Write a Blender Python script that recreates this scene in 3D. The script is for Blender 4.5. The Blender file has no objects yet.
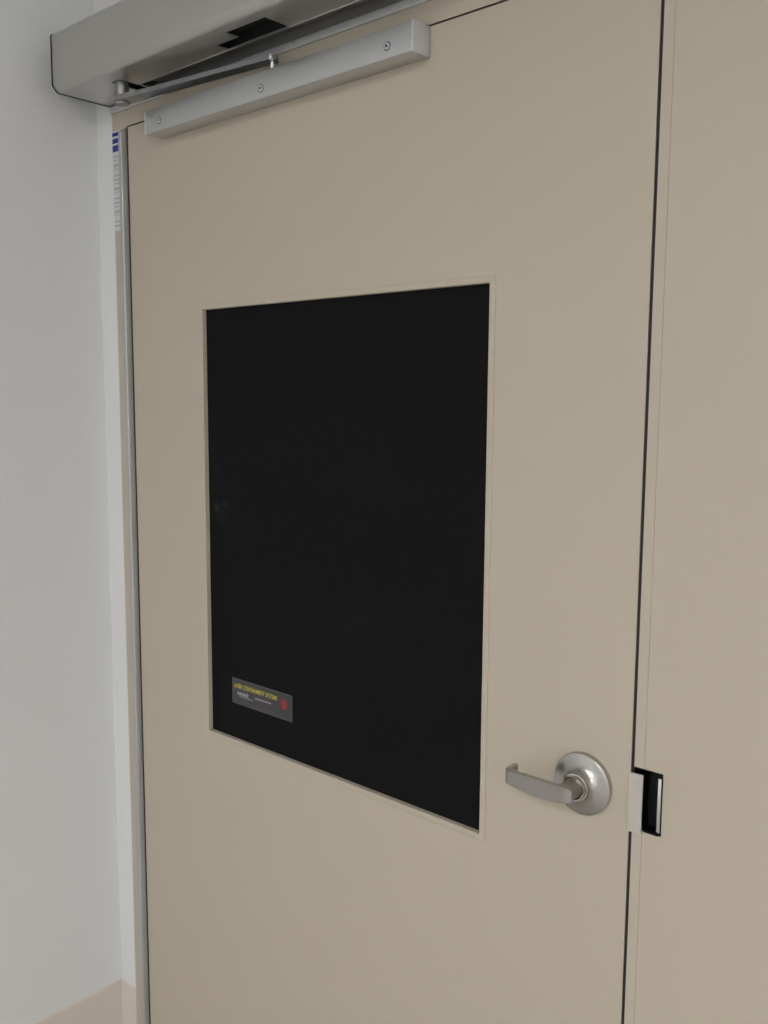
import bpy, bmesh, math
from mathutils import Vector, Matrix

scene = bpy.context.scene
COL = scene.collection

# ------------------------------------------------------------------ materials
def srgb(r, g, b):
    f = lambda c: c / 12.92 if c <= .04045 else ((c + .055) / 1.055) ** 2.4
    return (f(r / 255), f(g / 255), f(b / 255), 1)

def paint(name, col, rough=.5, metal=0., bump=0., scale=300., var=0., vscale=8., spec=.5, aniso=None):
    m = bpy.data.materials.new(name); m.use_nodes = True
    nt = m.node_tree; b = nt.nodes['Principled BSDF']
    b.inputs['Base Color'].default_value = col
    b.inputs['Roughness'].default_value = rough
    b.inputs['Metallic'].default_value = metal
    b.inputs['Specular IOR Level'].default_value = spec
    tc = nt.nodes.new('ShaderNodeTexCoord')
    if bump:
        n = nt.nodes.new('ShaderNodeTexNoise'); n.inputs['Scale'].default_value = scale
        n.inputs['Detail'].default_value = 3
        if aniso:
            mp = nt.nodes.new('ShaderNodeMapping'); mp.inputs['Scale'].default_value = aniso
            nt.links.new(tc.outputs['Object'], mp.inputs['Vector'])
            nt.links.new(mp.outputs['Vector'], n.inputs['Vector'])
        else:
            nt.links.new(tc.outputs['Object'], n.inputs['Vector'])
        bp = nt.nodes.new('ShaderNodeBump'); bp.inputs['Strength'].default_value = bump
        bp.inputs['Distance'].default_value = .0005
        nt.links.new(n.outputs['Fac'], bp.inputs['Height'])
        nt.links.new(bp.outputs['Normal'], b.inputs['Normal'])
    if var:
        n2 = nt.nodes.new('ShaderNodeTexNoise'); n2.inputs['Scale'].default_value = vscale
        n2.inputs['Detail'].default_value = 5
        nt.links.new(tc.outputs['Object'], n2.inputs['Vector'])
        mx = nt.nodes.new('ShaderNodeMixRGB')
        mx.inputs['Color1'].default_value = tuple(c * (1 - var) for c in col[:3]) + (1,)
        mx.inputs['Color2'].default_value = tuple(min(1, c * (1 + var)) for c in col[:3]) + (1,)
        nt.links.new(n2.outputs['Fac'], mx.inputs['Fac'])
        nt.links.new(mx.outputs['Color'], b.inputs['Base Color'])
    return m

M = {}
M['door'] = paint('beige_door_paint', (.515, .452, .362, 1), rough=.42, bump=.04, scale=420, var=.015, vscale=3, spec=.35)
M['frame'] = paint('beige_frame_paint', (.515, .452, .362, 1), rough=.42, bump=.04, scale=420, var=.015, vscale=3, spec=.35)
M['wall'] = paint('white_wall_paint', (.765, .768, .766, 1), rough=.7, bump=.10, scale=260, var=.01, vscale=4, spec=.3)
M['ceiling'] = paint('white_ceiling_tile', (.78, .78, .76, 1), rough=.9, bump=.2, scale=90)
M['floor'] = paint('sheet_vinyl_floor', (.43, .41, .385, 1), rough=.35, var=.12, vscale=60)
M['base'] = paint('speckled_cove_base', (.70, .63, .57, 1), rough=.5, var=.12, vscale=420, spec=.35)
M['caulk'] = paint('pale_caulk', (.68, .65, .60, 1), rough=.6)
M['cover'] = paint('satin_aluminium_cover', (.56, .553, .525, 1), rough=.36, metal=.95, bump=.05, scale=700)
M['plate'] = paint('mill_aluminium', (.68, .69, .70, 1), rough=.45, metal=.5, bump=.05, scale=300, aniso=(.04, 1, 1))
M['track'] = paint('silver_track', (.575, .585, .59, 1), rough=.38, metal=.9, bump=.06, scale=900)
M['hinge'] = paint('clear_anodised_hinge', (.50, .505, .50, 1), rough=.48, metal=.5, bump=.05, scale=300, aniso=(1, 1, .03))
M['steel'] = paint('brushed_steel', (.395, .385, .365, 1), rough=.30, metal=1., bump=.12, scale=900, aniso=(.08, 1, 1))
M['rose'] = paint('spun_steel', (.485, .47, .447, 1), rough=.27, metal=1., bump=.06, scale=500)
M['zinc'] = paint('zinc_screw', (.68, .70, .74, 1), rough=.3, metal=.9)
M['screwdark'] = paint('screw_recess_shade', (.10, .11, .13, 1), rough=.5)  # dark tone paints the shade in the ring gap and drive recess
M['channel'] = paint('channel_recess_shade', (.19, .185, .175, 1), rough=.55, metal=.2)  # darker than the plate: recess shade put into the colour
M['cap'] = paint('silver_end_cap', (.66, .66, .68, 1), rough=.5, metal=.35)
M['shank'] = paint('dark_brushed_steel', (.33, .32, .305, 1), rough=.33, metal=1., bump=.1, scale=900)
M['arm'] = paint('dark_blued_steel', (.33, .345, .37, 1), rough=.38, metal=1.)
M['hub'] = paint('forged_steel', (.36, .36, .36, 1), rough=.42, metal=.9, bump=.1, scale=400)
M['black'] = paint('black_plastic', (.004, .004, .004, 1), rough=.5, spec=.2)
M['dark'] = paint('dark_mechanism_and_shade', (.012, .012, .012, 1), rough=.6)  # inner parts, and black fillers that stand in for shade in gaps
M['panel'] = paint('black_barrier_sheet', (.0060, .0060, .0066, 1), rough=.75, spec=.12, bump=.1, scale=600)
M['keeper'] = paint('satin_keeper', (.56, .525, .48, 1), rough=.40, metal=.45)
M['strip'] = paint('bright_strip', (.75, .76, .76, 1), rough=.18, metal=1.)
M['tag'] = paint('grey_label', (.045, .043, .045, 1), rough=.45)
M['tag_edge'] = paint('grey_label_edge', (.11, .108, .11, 1), rough=.4)
M['yellow'] = paint('yellow_print', (.64, .53, .06, 1), rough=.5)
M['silverprint'] = paint('silver_print', (.42, .43, .45, 1), rough=.5)
M['red'] = paint('red_print', (.36, .018, .022, 1), rough=.5)
M['paper'] = paint('white_sticker', (.66, .67, .69, 1), rough=.4)
M['blue'] = paint('blue_print', (.012, .025, .26, 1), rough=.4)
M['greyprint'] = paint('grey_print', (.45, .46, .49, 1), rough=.5)
M['lampbody'] = paint('white_fixture', (.8, .8, .8, 1), rough=.4)

# dust flecks on the black sheet, as real marks on the material
def add_flecks(m, spots):
    nt = m.node_tree; b = nt.nodes['Principled BSDF']
    tc = nt.nodes.new('ShaderNodeTexCoord')
    no = nt.nodes.new('ShaderNodeTexNoise'); no.inputs['Scale'].default_value = 120
    nt.links.new(tc.outputs['Object'], no.inputs['Vector'])
    acc = None
    for (x, z, r, amp) in spots:
        d = nt.nodes.new('ShaderNodeVectorMath'); d.operation = 'DISTANCE'
        d.inputs[1].default_value = (x, .0075, z)
        nt.links.new(tc.outputs['Object'], d.inputs[0])
        mr = nt.nodes.new('ShaderNodeMapRange')
        mr.inputs['From Min'].default_value = 0; mr.inputs['From Max'].default_value = r
        mr.inputs['To Min'].default_value = amp; mr.inputs['To Max'].default_value = 0
        nt.links.new(d.outputs['Value'], mr.inputs['Value'])
        if acc is None: acc = mr.outputs['Result']
        else:
            a = nt.nodes.new('ShaderNodeMath'); a.operation = 'ADD'
            nt.links.new(acc, a.inputs[0]); nt.links.new(mr.outputs['Result'], a.inputs[1]); acc = a.outputs[0]
    mu = nt.nodes.new('ShaderNodeMath'); mu.operation = 'MULTIPLY'
    nt.links.new(acc, mu.inputs[0]); nt.links.new(no.outputs['Fac'], mu.inputs[1])
    mx = nt.nodes.new('ShaderNodeMixRGB')
    mx.inputs['Color1'].default_value = b.inputs['Base Color'].default_value
    mx.inputs['Color2'].default_value = (.12, .12, .13, 1)
    nt.links.new(mu.outputs[0], mx.inputs['Fac'])
    nt.links.new(mx.outputs['Color'], b.inputs['Base Color'])
add_flecks(M['panel'], [(.2405, 1.335, .013, .45), (.263, 1.343, .009, .3), (.253, 1.318, .02, .12),
                        (.243, 1.40, .014, .12), (.60, 1.19, .035, .05), (.57, 1.175, .02, .05)])

lamp_mat = bpy.data.materials.new('lamp_diffuser'); lamp_mat.use_nodes = True
_b = lamp_mat.node_tree.nodes['Principled BSDF']
_b.inputs['Base Color'].default_value = (.8, .8, .8, 1)
_b.inputs['Emission Color'].default_value = (.985, .99, 1.0, 1)
LAMP = 18.2
_b.inputs['Emission Strength'].default_value = LAMP

# ------------------------------------------------------------------ mesh helpers
def smooth(ob, ang=35):
    me = ob.data
    for p in me.polygons: p.use_smooth = True
    bm = bmesh.new(); bm.from_mesh(me)
    for e in bm.edges:
        if len(e.link_faces) == 2 and e.calc_face_angle(0) > math.radians(ang): e.smooth = False
        elif len(e.link_faces) != 2: e.smooth = False
    bm.to_mesh(me); bm.free()

def obj(name, bm, mats, parent=None, sm=True, recalc=True):
    if recalc: bmesh.ops.recalc_face_normals(bm, faces=bm.faces[:])
    me = bpy.data.meshes.new(name); bm.to_mesh(me); bm.free()
    for m in (mats if isinstance(mats, (list, tuple)) else [mats]): me.materials.append(m)
    o = bpy.data.objects.new(name, me); COL.objects.link(o)
    if parent: o.parent = parent
    if sm: smooth(o)
    return o

def box(bm, x0, x1, y0, y1, z0, z1, bev=0., seg=2, mi=0):
    vs = [bm.verts.new((x, y, z)) for x in (x0, x1) for y in (y0, y1) for z in (z0, z1)]
    fs = [(0, 1, 3, 2), (4, 6, 7, 5), (0, 4, 5, 1), (2, 3, 7, 6), (0, 2, 6, 4), (1, 5, 7, 3)]
    faces = [bm.faces.new([vs[i] for i in f]) for f in fs]
    for f in faces: f.material_index = mi
    if bev:
        es = list({e for f in faces for e in f.edges})
        r = bmesh.ops.bevel(bm, geom=es, offset=bev, segments=seg, profile=.5, affect='EDGES')
        for f in r['faces']: f.material_index = mi
    return faces

def cells(bm, us, vs, filled, w0, w1, axis='y', mi=0):
    """Solid slab on a grid: cell (i, j) between us[i..i+1], vs[j..j+1]; open cells are holes."""
    def P(u, v, w): return {'y': (u, w, v), 'z': (u, v, w), 'x': (w, u, v)}[axis]
    cache = {}
    def V(i, j, k):
        key = (i, j, k)
        if key not in cache: cache[key] = bm.verts.new(P(us[i], vs[j], (w0, w1)[k]))
        return cache[key]
    nu, nv = len(us) - 1, len(vs) - 1
    ok = lambda i, j: 0 <= i < nu and 0 <= j < nv and filled((us[i] + us[i + 1]) / 2, (vs[j] + vs[j + 1]) / 2)
    for i in range(nu):
        for j in range(nv):
            if not ok(i, j): continue
            q = [[V(i, j, k), V(i + 1, j, k), V(i + 1, j + 1, k), V(i, j + 1, k)] for k in (0, 1)]
            L = [q[0], q[1]]
            if not ok(i - 1, j): L.append([V(i, j, 0), V(i, j + 1, 0), V(i, j + 1, 1), V(i, j, 1)])
            if not ok(i + 1, j): L.append([V(i + 1, j, 0), V(i + 1, j + 1, 0), V(i + 1, j + 1, 1), V(i + 1, j, 1)])
            if not ok(i, j - 1): L.append([V(i, j, 0), V(i + 1, j, 0), V(i + 1, j, 1), V(i, j, 1)])
            if not ok(i, j + 1): L.append([V(i, j + 1, 0), V(i + 1, j + 1, 0), V(i + 1, j + 1, 1), V(i, j + 1, 1)])
            for f in L: bm.faces.new(f).material_index = mi

def prism(bm, prof, a0, a1, axis='x', mi=0):
    """Extrude a closed profile: axis x takes (y, z), axis z takes (x, y), axis y takes (x, z)."""
    def P(p, a): return {'x': (a, p[0], p[1]), 'z': (p[0], p[1], a), 'y': (p[0], a, p[1])}[axis]
    A = [bm.verts.new(P(p, a0)) for p in prof]; B = [bm.verts.new(P(p, a1)) for p in prof]
    n = len(prof); F = [bm.faces.new(A), bm.faces.new(B)]
    for i in range(n): F.append(bm.faces.new([A[i], A[(i + 1) % n], B[(i + 1) % n], B[i]]))
    for f in F: f.material_index = mi
    return F

def lathe(bm, prof, c, axis='y', seg=64, mi=0):
    """Revolve (radius, height) pairs about an axis through c."""
    rings = []
    for r, h in prof:
        if r < 1e-6:
            p = {'y': (c[0], h, c[2]), 'z': (c[0], c[1], h)}[axis]; rings.append([bm.verts.new(p)])
        else:
            ring = []
            for k in range(seg):
                a = 2 * math.pi * k / seg; u, v = r * math.cos(a), r * math.sin(a)
                ring.append(bm.verts.new({'y': (c[0] + u, h, c[2] + v), 'z': (c[0] + u, c[1] + v, h)}[axis]))
            rings.append(ring)
    for A, B in zip(rings, rings[1:]):
        for k in range(seg):
            k2 = (k + 1) % seg
            if len(A) == 1 and len(B) == 1: continue
            if len(A) == 1: f = bm.faces.new([A[0], B[k], B[k2]])
            elif len(B) == 1: f = bm.faces.new([A[k], A[k2], B[0]])
            else: f = bm.faces.new([A[k], A[k2], B[k2], B[k]])
            f.material_index = mi

def arc(cx, cy, r, a0, a1, n):
    return [(cx + r * math.cos(math.radians(a0 + (a1 - a0) * i / n)), cy + r * math.sin(math.radians(a0 + (a1 - a0) * i / n))) for i in range(n + 1)]

def tag(o, label=None, cat=None, kind=None, group=None):
    if label: o['label'] = label
    if cat: o['category'] = cat
    if kind: o['kind'] = kind
    if group: o['group'] = group
    return o

def empty(name, loc=(0, 0, 0)):
    o = bpy.data.objects.new(name, None); COL.objects.link(o); o.location = loc
    o.empty_display_size = .05
    return o

def text_into(bm, txt, x, y, z, size, mi, shear=0., width=None, bold=0.):
    """Lettering as a thin mesh in the plane y, reading along +x as seen from -y."""
    cu = bpy.data.curves.new('lettering', 'FONT'); cu.body = txt; cu.size = 1.; cu.shear = shear; cu.offset = bold
    o = bpy.data.objects.new('lettering', cu); COL.objects.link(o)
    dg = bpy.context.evaluated_depsgraph_get()
    me = bpy.data.meshes.new_from_object(o.evaluated_get(dg))
    bpy.data.objects.remove(o); bpy.data.curves.remove(cu)
    xs = [v.co.x for v in me.vertices]; w = max(xs) - min(xs); x_0 = min(xs)
    sx = (width / w) if width else size
    base = len(bm.verts); vs = [bm.verts.new((x + (v.co.x - x_0) * sx, y, z + v.co.y * size)) for v in me.vertices]
    for p in me.polygons:
        try: bm.faces.new([vs[i] for i in p.vertices]).material_index = mi
        except ValueError: pass
    bpy.data.meshes.remove(me)

# ------------------------------------------------------------------ room shell
WX, RX, FY, CZ = -.1096, 5.0, -6.4, 2.75     # left wall, right wall, front wall, ceiling
def struct(name, bm, m, label, cat, sm=False):
    return tag(obj(name, bm, m, sm=sm), label, cat, 'structure')

OX0, OX1, OZ = -.0508, 2.188, 2.085          # outer edges of the door frame
bm = bmesh.new()
cells(bm, [WX, OX0, OX1, RX], [0, OZ, CZ], lambda x, z: not (OX0 < x < OX1 and z < OZ), .003, .14)
struct('wall_back', bm, M['wall'], 'white painted wall around the beige door frame', 'wall')
bm = bmesh.new(); box(bm, WX - .1, WX, FY, .14, 0, CZ)
struct('wall_left', bm, M['wall'], 'white painted side wall left of the doors', 'wall')
bm = bmesh.new(); box(bm, RX, RX + .1, FY, .14, 0, CZ)
struct('wall_right', bm, M['wall'], 'white painted side wall far right of the doors', 'wall')
bm = bmesh.new(); box(bm, WX - .1, RX + .1, FY - .1, FY, 0, CZ)
struct('wall_front', bm, M['wall'], 'white painted wall facing the doors', 'wall')
bm = bmesh.new(); box(bm, WX - .1, RX + .1, FY - .1, .14, -.1, 0)
struct('floor', bm, M['floor'], 'plain light vinyl floor', 'floor')
bm = bmesh.new(); box(bm, WX - .1, RX + .1, FY - .1, .14, CZ, CZ + .1)
struct('ceiling', bm, M['ceiling'], 'white ceiling above the doors', 'ceiling')

# cove base: (distance from wall, height) profile
BZ = .277
cove = [(0, 0), (.022, 0), (.022, .004), (.014, .008), (.008, .016), (.005, .028), (.003, .05), (.003, BZ - .001), (.002, BZ), (0, BZ)]
bm = bmesh.new(); prism(bm, [(WX + d, z) for d, z in cove], FY, .003, axis='y')
struct('baseboard_left', bm, M['base'], 'speckled pinkish beige cove base along the left white wall', 'baseboard')
bm = bmesh.new(); prism(bm, [(.003 - d, z) for d, z in cove], WX + .0032, OX0 - .0005, axis='x')
struct('baseboard_back', bm, M['base'], 'short speckled beige cove base between corner and door frame', 'baseboard')

# ------------------------------------------------------------------ door frame
LX0, LX1, LZ0, LZ1 = .0015, 1.0642, .012, 2.0307       # active leaf
SX0, SX1 = 1.0688, 2.1335                               # fixed leaf
JX, HZ = -.0045, 2.0336                                 # inner edges of jamb and head
bm = bmesh.new()
RJ = 2.1375
cells(bm, [OX0, JX, RJ, OX1], [0, HZ, OZ], lambda x, z: x < JX or x > RJ or z > HZ, 0., .135)
cells(bm, [JX, JX + .02, RJ - .02, RJ], [0, HZ - .02, HZ], lambda x, z: x < JX + .02 or x > RJ - .02 or z > HZ - .02, .05, .066)
frame = struct('trim_1', bm, M['frame'], 'beige steel door frame with narrow left jamb and head', 'door frame', sm=False)

# certification sticker on the jamb, blue heading above small grey print
bm = bmesh.new()
SX_0, SX_1, SZ0, SZ1 = -.0505, -.0185, 1.846, 2.031
box(bm, SX_0, SX_1, -.0006, 0., SZ0, SZ1, mi=0)
yl = -.0008
def bar(bm, x0, x1, z0, z1, mi, y=yl):
    bm.faces.new([bm.verts.new(p) for p in ((x0, y, z0), (x1, y, z0), (x1, y, z1), (x0, y, z1))]).material_index = mi
for a, b_ in ((2.0215, 2.0285), (2.0085, 2.0175), (1.9935, 2.0055)): bar(bm, SX_0 + .0002, SX_1 - .0002, a, b_, 1)
zz = 1.986; k = 0
while zz > 1.855:
    h = (.0035, .0022, .005, .0018, .003)[k % 5]
    bar(bm, SX_0 + .0015, SX_1 - .002, zz - h, zz, 2); zz -= h + (.004, .006, .003, .009, .005)[k % 5]; k += 1
bar(bm, SX_0, SX_1, SZ0, SZ0 + .0012, 2)
tag(obj('certification_sticker', bm, [M['paper'], M['blue'], M['greyprint']], frame, sm=False, recalc=False),
    'white sticker with blue heading on the left jamb')

# ------------------------------------------------------------------ active door leaf
TX0, TX1, TZ0, TZ1 = .2195, .8367, .9195, 1.6838       # sight opening of the black panel
FW = .0095                                              # width of the thin moulding
bm = bmesh.new()
cells(bm, [LX0, TX0 - .003, TX1 + .003, LX1], [LZ0, TZ0 - .003, TZ1 + .003, LZ1],
      lambda x, z: not (TX0 - .003 < x < TX1 + .003 and TZ0 - .003 < z < TZ1 + .003), 0., .045)
door = struct('door_1', bm, M['door'], 'beige steel door with black panel, lever handle and closer track', 'door')

def frame_ring(bm, x0, x1, z0, z1, prof):
    """Mitred moulding: prof is (outset from opening, y) swept round the opening."""
    loops = []
    for o_, y in prof:
        loops.append([bm.verts.new(p) for p in ((x0 - o_, y, z0 - o_), (x1 + o_, y, z0 - o_), (x1 + o_, y, z1 + o_), (x0 - o_, y, z1 + o_))])
    n = len(prof)
    for i in range(n):
        A, B = loops[i], loops[(i + 1) % n]
        for k in range(4): bm.faces.new([A[k], A[(k + 1) % 4], B[(k + 1) % 4], B[k]])
bm = bmesh.new()
frame_ring(bm, TX0, TX1, TZ0, TZ1, [(FW, -.0001), (FW, -.0010), (FW - .0008, -.0014), (.0012, -.0018), (0, -.0008), (0, .010), (.0029, .010), (.0029, -.0001)])
obj('window_moulding', bm, M['door'], door, sm=False)

bm = bmesh.new(); box(bm, TX0 - .0028, TX1 + .0028, .0075, .0095, TZ0 - .0028, TZ1 + .0028)
panel = tag(obj('barrier_panel', bm, M['panel'], door, sm=False), 'matt black sheet filling the door window')

# maker's label on the black sheet
bm = bmesh.new()
ax0, ax1, az0, az1 = .2790, .4382, .9843, 1.0306
YP = .0075
box(bm, ax0, ax1, YP - .0006, YP, az0, az1, mi=0)
for (a, b_, c, d) in ((ax0, ax1, az0, az0 + .0014), (ax0, ax1, az1 - .0014, az1), (ax0, ax0 + .0016, az0, az1), (ax1 - .0016, ax1, az0, az1)):
    bar(bm, a, b_, c, d, 1, YP - .0007)
bar(bm, ax0 + .004, ax1 - .004, az0 + .0045, az0 + .0051, 1, YP - .00075)
text_into(bm, 'LASER CONTAINMENT SYSTEMS', ax0 + .0055, YP - .0008, 1.0140, .0112, 2, shear=.25, width=.1165, bold=.012)
# maker's mark: small word on a swoosh with a rule below, then a short line of print
text_into(bm, 'kentek', ax0 + .0145, YP - .0009, 1.0018, .0105, 3, shear=.2, width=.031, bold=.02)
bar(bm, ax0 + .020, ax0 + .058, 0.9986, 0.9995, 3, YP - .0008)
for k in range(9):
    bar(bm, ax0 + .063 + k * .0048, ax0 + .0668 + k * .0048, 1.0036, 1.0060, 3, YP - .0008)
# red burst
cx, cz, n = ax0 + .139, 1.0108, 24
pts = [(cx + (.0088 if k % 2 == 0 else .0050) * math.cos(2 * math.pi * k / n), cz + (.0115 if k % 2 == 0 else .0065) * math.sin(2 * math.pi * k / n)) for k in range(n)]
cv = bm.verts.new((cx, YP - .0008, cz)); pv = [bm.verts.new((px, YP - .0008, pz)) for px, pz in pts]
for k in range(n): bm.faces.new([cv, pv[k], pv[(k + 1) % n]]).material_index = 4
tag(obj('warning_label', bm, [M['tag'], M['tag_edge'], M['yellow'], M['silverprint'], M['red'], M['greyprint']], panel, sm=False, recalc=False),
    'small grey label with yellow lettering and red burst')

# continuous hinge
bm = bmesh.new()
hx0, hx1, hy = -.0165, -.0046, -.0118
prof = [(hx0, -.0001), (hx0, hy + .004)] + arc(hx0 + .004, hy + .004, .004, 180, 270, 4)[1:] + [(hx1 - .0025, hy)] + arc(hx1 - .0025, hy + .0025, .0025, 270, 360, 4)[1:] + [(hx1, -.0001)]
prism(bm, prof, .006, 2.0310, axis='z')
for v_ in bm.verts:
    if v_.co.z > 1: v_.co.z += v_.co.y * .8
hinge = tag(obj('continuous_hinge', bm, M['hinge'], door), 'full-height grey aluminium hinge on the left edge')
bm = bmesh.new(); box(bm, -.0044, .0014, .0006, .043, .012, 2.03)  # black filler, paints the shade between hinge and leaf
obj('hinge_gap_shade', bm, M['dark'], hinge, sm=False)

bm = bmesh.new(); box(bm, LX0, LX1, .0010, .040, LZ1, HZ - .0002)  # dark strip added as the shade of the top gap
obj('head_gap_shade', bm, M['dark'], door, sm=False)

# slide track on the door
KX0, KX1, KY, KZ0, KZ1 = .1110, .7310, -.0375, 1.9900, 2.0300
bm = bmesh.new()
w = .0035
prof = [(-.0005, KZ0), (KY + .0012, KZ0), (KY + .0004, KZ0 + .0004), (KY, KZ0 + .0012), (KY, KZ1 - .0012), (KY + .0004, KZ1 - .0004), (KY + .0012, KZ1), (KY + .012, KZ1), (KY + .012, KZ0 + .012),
        (-.010, KZ0 + .012), (-.010, KZ1), (-.0005, KZ1)]
prism(bm, prof, KX0 + .003, KX1 - .003, axis='x')
track = tag(obj('slide_track', bm, M['track'], door), 'silver aluminium closer track across the door top')
for a, b_ in ((KX0, KX0 + .003), (KX1 - .003, KX1)):
    bm = bmesh.new(); box(bm, a, b_, KY - .0004, -.0005, KZ0 - .0003, KZ1 + .0003, bev=.0009)
    obj('end_cap', bm, M['cap'], track)
for sx, sz in ((.1545, 2.0072), (.4235, 2.0048), (.6850, 2.0060)):
    bm = bmesh.new()
    lathe(bm, [(.0062, KY + .0002), (.0062, KY - .0003), (.0050, KY - .0003)], (sx, 0, sz), seg=28, mi=1)
    lathe(bm, [(.0050, KY - .0003), (.0047, KY - .0012), (.0036, KY - .0016), (.0020, KY - .0016)], (sx, 0, sz), seg=28)
    lathe(bm, [(.0020, KY - .0016), (.0014, KY), (0, KY)], (sx, 0, sz), seg=28, mi=1)
    obj('screw', bm, [M['zinc'], M['screwdark']], track, recalc=False)

# lever handle
HX, HZc = 1.0000, 1.0420
han = empty('lever_handle', (HX, 0, HZc)); han.parent = door
tag(han, 'brushed steel lever handle on a round rose')
def local(bm): bmesh.ops.translate(bm, verts=bm.verts[:], vec=(-HX, 0, -HZc))
bm = bmesh.new()
prof = [(0, 0), (.0430, 0), (.0430, -.0060), (.0424, -.0074), (.0408, -.0082), (.0370, -.0088), (.0310, -.0102), (.0260, -.0120), (.0225, -.0145), (.0203, -.0175),
        (.0192, -.0205), (.0180, -.0225), (.0160, -.0232), (.0, -.0232)]
lathe(bm, [(r_ * (.945 if r_ > .018 else 1), h_) for r_, h_ in prof], (HX, 0, HZc), seg=96); local(bm)
obj('rose', bm, M['rose'], han)
bm = bmesh.new()
lathe(bm, [(.0128, -.0225), (.0160, -.0225), (.0163, -.0262), (.0155, -.0276), (.0138, -.0276), (.0130, -.0262)], (HX, 0, HZc), seg=64)
local(bm); obj('collar', bm, M['rose'], han)
# lever: shank, strap and return as one swept body
bm = bmesh.new()
lathe(bm, [(.0, -.0235), (.0128, -.0235), (.0128, -.030), (.0118, -.040), (.0108, -.0500), (.0095, -.0535), (0, -.0535)], (HX, 0, HZc + .0012), seg=40, mi=1)
path = [(1.0113, -.0500), (1.0085, -.0518), (1.0000, -.0530), (.9800, -.0535), (.9600, -.0535), (.9400, -.0534), (.9230, -.0531)]
path += [(.9224 + p[0], -.0471 + p[1]) for p in arc(0, 0, .0060, -95, -180, 6)] + [(.9164, -.0390), (.9162, -.0315)]
def half(i, n):
    t = i / (n - 1); return t
N = len(path); ring_prev = None
pl = [0.]
for a, b_ in zip(path, path[1:]): pl.append(pl[-1] + math.dist(a, b_))
for i, (px, py) in enumerate(path):
    a = path[max(0, i - 1)]; b_ = path[min(N - 1, i + 1)]
    t = Vector((b_[0] - a[0], b_[1] - a[1])).normalized(); nrm = Vector((t.y, -t.x))     # points back to the door on the strap
    s = min(1, pl[i] / .095)
    top = HZc + .0124 - .0004 * s
    bot = HZc - .0082 - .0040 * math.sin(math.pi * min(1, s * 1.02)) 
    th = .0034
    if i == 0: top -= .0035; bot += .0025; th = .0026
    if i == 1: top -= .0008; bot += .0006
    r = .0011
    sec = [(-th + r, bot), (th - r, bot), (th, bot + r), (th, top - r), (th - r, top), (-th + r, top), (-th, top - r), (-th, bot + r)]
    ring = [bm.verts.new((px + nrm.x * u, py + nrm.y * u, z)) for u, z in sec]
    if ring_prev:
        for k in range(8): bm.faces.new([ring_prev[k], ring_prev[(k + 1) % 8], ring[(k + 1) % 8], ring[k]])
    else: bm.faces.new(ring)
    ring_prev = ring
bm.faces.new(ring_prev)
local(bm); obj('lever', bm, [M['steel'], M['shank']], han)

# ------------------------------------------------------------------ fixed leaf with electric strike
NX1, NZ0, NZ1 = 1.1070, 1.0042, 1.0828
bm = bmesh.new()
SEAM = 1.0820
cells(bm, [SX0, SEAM, SEAM + .0004, NX1, SX1], [LZ0, NZ0, NZ1, LZ1],
      lambda x, z: not (x < NX1 and NZ0 < z < NZ1) and not (SEAM < x < SEAM + .0004), 0., .004)
cells(bm, [SX0, NX1, SX1], [LZ0, NZ0, NZ1, LZ1], lambda x, z: not (x < NX1 and NZ0 < z < NZ1), .004, .045)
door2 = struct('door_2', bm, M['door'], 'plain beige door leaf at right, notched for the strike', 'door')
bm = bmesh.new(); box(bm, 1.040, 1.110, .0455, .0495, .012, 2.0)
obj('astragal', bm, M['dark'], door2, sm=False)
for a, b_ in ((LZ0, LZ1),):
    bm = bmesh.new(); box(bm, LX1 + .0002, SX0, .0014, .030, a, b_)  # dark strip standing in for shade in the meeting gap
    obj('edge_gap_shade', bm, M['dark'], door2, sm=False)

strike = empty('electric_strike', (SX0, 0, NZ0)); strike.parent = door2
tag(strike, 'door strike with pale lip and black cavity')
def lo(bm): bmesh.ops.translate(bm, verts=bm.verts[:], vec=(-SX0, 0, -NZ0))
bm = bmesh.new()                                            # black housing: back, right side, floor and roof
cells(bm, [SX0, NX1 - .0012, NX1], [NZ0, NZ0 + .0015, NZ1 - .0015, NZ1],
      lambda x, z: x > NX1 - .0012 or z < NZ0 + .0015 or z > NZ1 - .0015, -.0008, .034)
box(bm, SX0, NX1, .034, .037, NZ0, NZ1); box(bm, SX0, SX0 + .001, -.0005, .034, NZ0, NZ1); box(bm, 1.0835, 1.0990, .012, .033, NZ0 + .003, NZ1 - .004)
box(bm, 1.0840, 1.1040, -.0022, .004, NZ0 - .0005, NZ0 + .0022)
lo(bm); obj('housing', bm, M['black'], strike, sm=False)
bm = bmesh.new()                                            # pale lip wrapping the leaf edge
prof = [(1.0650, -.0050), (1.0662, -.0044), (1.0690, -.0035), (1.0800, -.0030), (1.0818, -.0024), (1.0818, -.0004),
        (1.0700, -.0010), (1.0666, -.0018), (1.0652, -.0030)]
prism(bm, prof, .9995, 1.0752, axis='z'); lo(bm)
obj('keeper', bm, M['keeper'], strike)
bm = bmesh.new(); box(bm, 1.1008, 1.1052, -.0006, .004, NZ0 + .0030, NZ1 - .0065, bev=.0004); lo(bm)
obj('face_strip', bm, M['strip'], strike)

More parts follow.
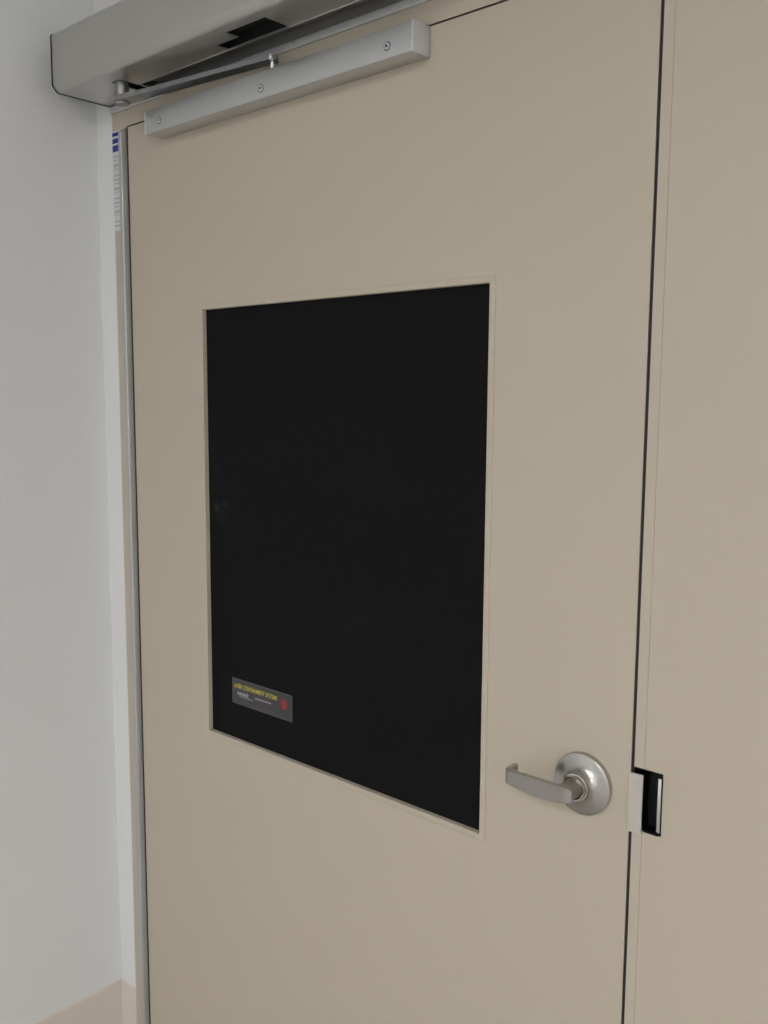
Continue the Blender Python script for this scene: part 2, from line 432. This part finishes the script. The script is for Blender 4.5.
# ------------------------------------------------------------------ swing door operator
op = empty('door_operator', (.5, 0, 2.064))
tag(op, 'long satin aluminium door operator mounted above the door with arm', 'door closer')
OXA, OXB = -.0520, 2.19  # unseen right run lengthened to darken the tops of the leaves
ZB, ZT, YF = 2.0775, 2.1755, -.1185
def put(bm): bmesh.ops.translate(bm, verts=bm.verts[:], vec=(-.5, 0, -2.064))
t = .002
def corner(R_, n=0):
    q = [(0, 1), (.05, .82), (.14, .66), (.62, .15), (.80, .05), (1, 0)]
    return [(YF + (.0125 - R_) + u * R_, ZB + (.0125 - R_) + v * R_) for u, v in q]
bm = bmesh.new()                                            # U-shaped cover: top, front, rounded lower edge
R = .0125
outer = [(0, ZT), (YF + .002, ZT), (YF, ZT - .002)] + corner(R)
inner = corner(R - t)[::-1] + [(YF + t, ZT - t), (0, ZT - t)]
prism(bm, outer + inner, OXA, OXB)
cells(bm, [OXA, .070, .097, .10, .350, .403, .4915, OXB], [YF + R, -.0870, -.0760, -.0635, -.0400, -.0200, -.0032],
      lambda x, y: (y < -.04 or x < .10)
      and not (.350 < x < .4915 and -.0635 < y < -.04) and not (.403 < x < .4915 and -.087 < y < -.0635)
      and not (.070 < x < .097 and -.076 < y < -.02), ZB, ZB + t, axis='z')
put(bm); obj('cover', bm, M['cover'], op)
bm = bmesh.new()                                            # bright cut edge of the cover
box(bm, .10, OXB, -.0402, -.0388, ZB - .0012, ZB + .002); put(bm)
obj('cover_edge', bm, M['track'], op)
bm = bmesh.new()                                            # back plate with its lower lip and the underside behind the cover
box(bm, OXA, OXB, -.0045, -.0002, 2.0633, 2.0748, bev=.0005)
put(bm); obj('back_plate', bm, M['plate'], op)
bm = bmesh.new(); box(bm, .1005, OXB, -.0380, -.0033, 2.0900, 2.0920); box(bm, OXA, OXB, -.0025, -.0002, 2.0750, 2.1735); put(bm)
obj('header_channel', bm, M['channel'], op, sm=False)
bm = bmesh.new(); box(bm, .1005, OXB, -.0388, -.0381, ZB + .0021, 2.0979); put(bm)  # black sheet added so the cover hole looks fully shaded
obj('cover_hole_shade', bm, M['dark'], op, sm=False)
bm = bmesh.new(); box(bm, .02, 2.15, -.105, -.008, 2.098, 2.165); put(bm)
obj('drive_unit', bm, M['dark'], op, sm=False)
for xa, xb in ((OXA - .0030, OXA), (OXB, OXB + .003)):
    bm = bmesh.new()
    o2 = .0009
    prof = [(-.0002, ZT + o2), (YF - o2 + .002, ZT + o2), (YF - o2, ZT - .002)] + corner(R + o2) + [(-.0002, ZB - o2)]
    prism(bm, prof, xa, xb); put(bm)
    obj('end_cap', bm, M['black'], op)
bm = bmesh.new()
lathe(bm, [(0, -.0045), (.0030, -.0045), (.0030, -.0062), (.002, -.0072), (0, -.0072)], (.4620, 0, 2.0735), seg=20); put(bm)
obj('screw', bm, M['hub'], op)

# spindle, arm and its guide stud
AX, AY = .0825, -.0630
BX, BY = .4330, -.0230
bm = bmesh.new()
lathe(bm, [(0, 2.098), (.0122, 2.098), (.0122, 2.066), (.0126, 2.062), (.0126, 2.0534), (0, 2.0534)], (AX, AY, 0), axis='z', seg=40)
put(bm); obj('spindle', bm, M['hub'], op)
bm = bmesh.new()
d = Vector((BX - AX, BY - AY)); L = d.length; d.normalize(); nn = Vector((-d.y, d.x))
def ribbon(bm, s0, s1, w0, w1, z0, z1, cap0=True, cap1=True):
    pts = []
    c0 = Vector((AX, AY)) + d * s0; c1 = Vector((AX, AY)) + d * s1
    a = math.degrees(math.atan2(d.y, d.x))
    pts += arc(c1.x, c1.y, w1, a - 90, a + 90, 12) if cap1 else [tuple(c1 - nn * w1), tuple(c1 + nn * w1)]
    pts += arc(c0.x, c0.y, w0, a + 90, a + 270, 12) if cap0 else [tuple(c0 + nn * w0), tuple(c0 - nn * w0)]
    prism(bm, pts, z0, z1, axis='z')
ribbon(bm, .0, L, .0125, .0105, 2.0455, 2.0528)
put(bm); arm = tag(obj('arm', bm, M['arm'], op), 'dark steel arm bar running from spindle to track')
bm = bmesh.new(); ribbon(bm, 0, .052, .0150, .0140, 2.0450, 2.0534, cap1=False)
put(bm); obj('arm_head', bm, M['hub'], arm)
bm = bmesh.new()
lathe(bm, [(0, 2.0450), (.0125, 2.0450), (.0130, 2.0435), (.0122, 2.0412), (.0095, 2.0398), (.0062, 2.0398), (.0050, 2.0425), (0, 2.0425)], (AX, AY, 0), axis='z', seg=40)
put(bm); obj('bolt', bm, M['hub'], arm)
bm = bmesh.new()
lathe(bm, [(0, 2.0456), (.0048, 2.0456), (.0048, 2.0300), (.0068, 2.0300), (.0068, 2.0050), (0, 2.0050)], (BX, BY + .002, 0), axis='z', seg=24)
put(bm); obj('guide_stud', bm, M['strip'], arm)

# ------------------------------------------------------------------ ceiling lights that light the room
def troffer(x, y, lx, ly, label):
    r = empty('ceiling_light', (x, y, CZ)); tag(r, label, 'light', group='ceiling lights')
    bm = bmesh.new()
    cells(bm, [-lx / 2 - .03, -lx / 2, lx / 2, lx / 2 + .03], [-ly / 2 - .03, -ly / 2, ly / 2, ly / 2 + .03],
          lambda a, b_: abs(a) > lx / 2 or abs(b_) > ly / 2, -.035, -.001, axis='z')
    obj('light_frame', bm, M['lampbody'], r, sm=False)
    bm = bmesh.new(); box(bm, -lx / 2, lx / 2, -ly / 2, ly / 2, -.025, -.015)
    obj('diffuser', bm, lamp_mat, r, sm=False)
for tx, ty, lab in ((1.7, -2.7, 'white recessed ceiling light nearest the black-panelled door'), (4.0, -2.7, 'white recessed ceiling light nearest the right wall and doors'),
                    (1.7, -5.1, 'white recessed ceiling light at the far left of the room'), (4.0, -5.1, 'white recessed ceiling light at the far right of the room')):
    troffer(tx, ty, 1.2, .6, lab)

wd = bpy.data.worlds.new('world'); scene.world = wd; wd.use_nodes = True
wd.node_tree.nodes['Background'].inputs['Color'].default_value = (.05, .05, .05, 1)

# ------------------------------------------------------------------ camera
f_px, yaw, pitch, roll = 938.776, -.73265, -.12050, .00618
cd = bpy.data.cameras.new('camera'); cam = bpy.data.objects.new('camera', cd); COL.objects.link(cam)
cd.sensor_fit = 'HORIZONTAL'; cd.sensor_width = 36; cd.lens = f_px / 768 * 36; cd.clip_start = .01
F = Vector((math.sin(yaw) * math.cos(pitch), math.cos(yaw) * math.cos(pitch), math.sin(pitch)))
Rr = Vector((math.cos(yaw), -math.sin(yaw), 0)); U = Rr.cross(F)
c, s = math.cos(roll), math.sin(roll)
r2 = c * Rr + s * U; u2 = -s * Rr + c * U
m = Matrix((r2, u2, -F)).transposed().to_4x4(); m.translation = Vector((1.58151, -1.03442, 1.53143))
cam.matrix_world = m
scene.camera = cam

vs_ = scene.view_settings
vs_.view_transform = 'Standard'; vs_.look = 'None'; vs_.exposure = 0.; vs_.gamma = 1.; vs_.use_curve_mapping = False
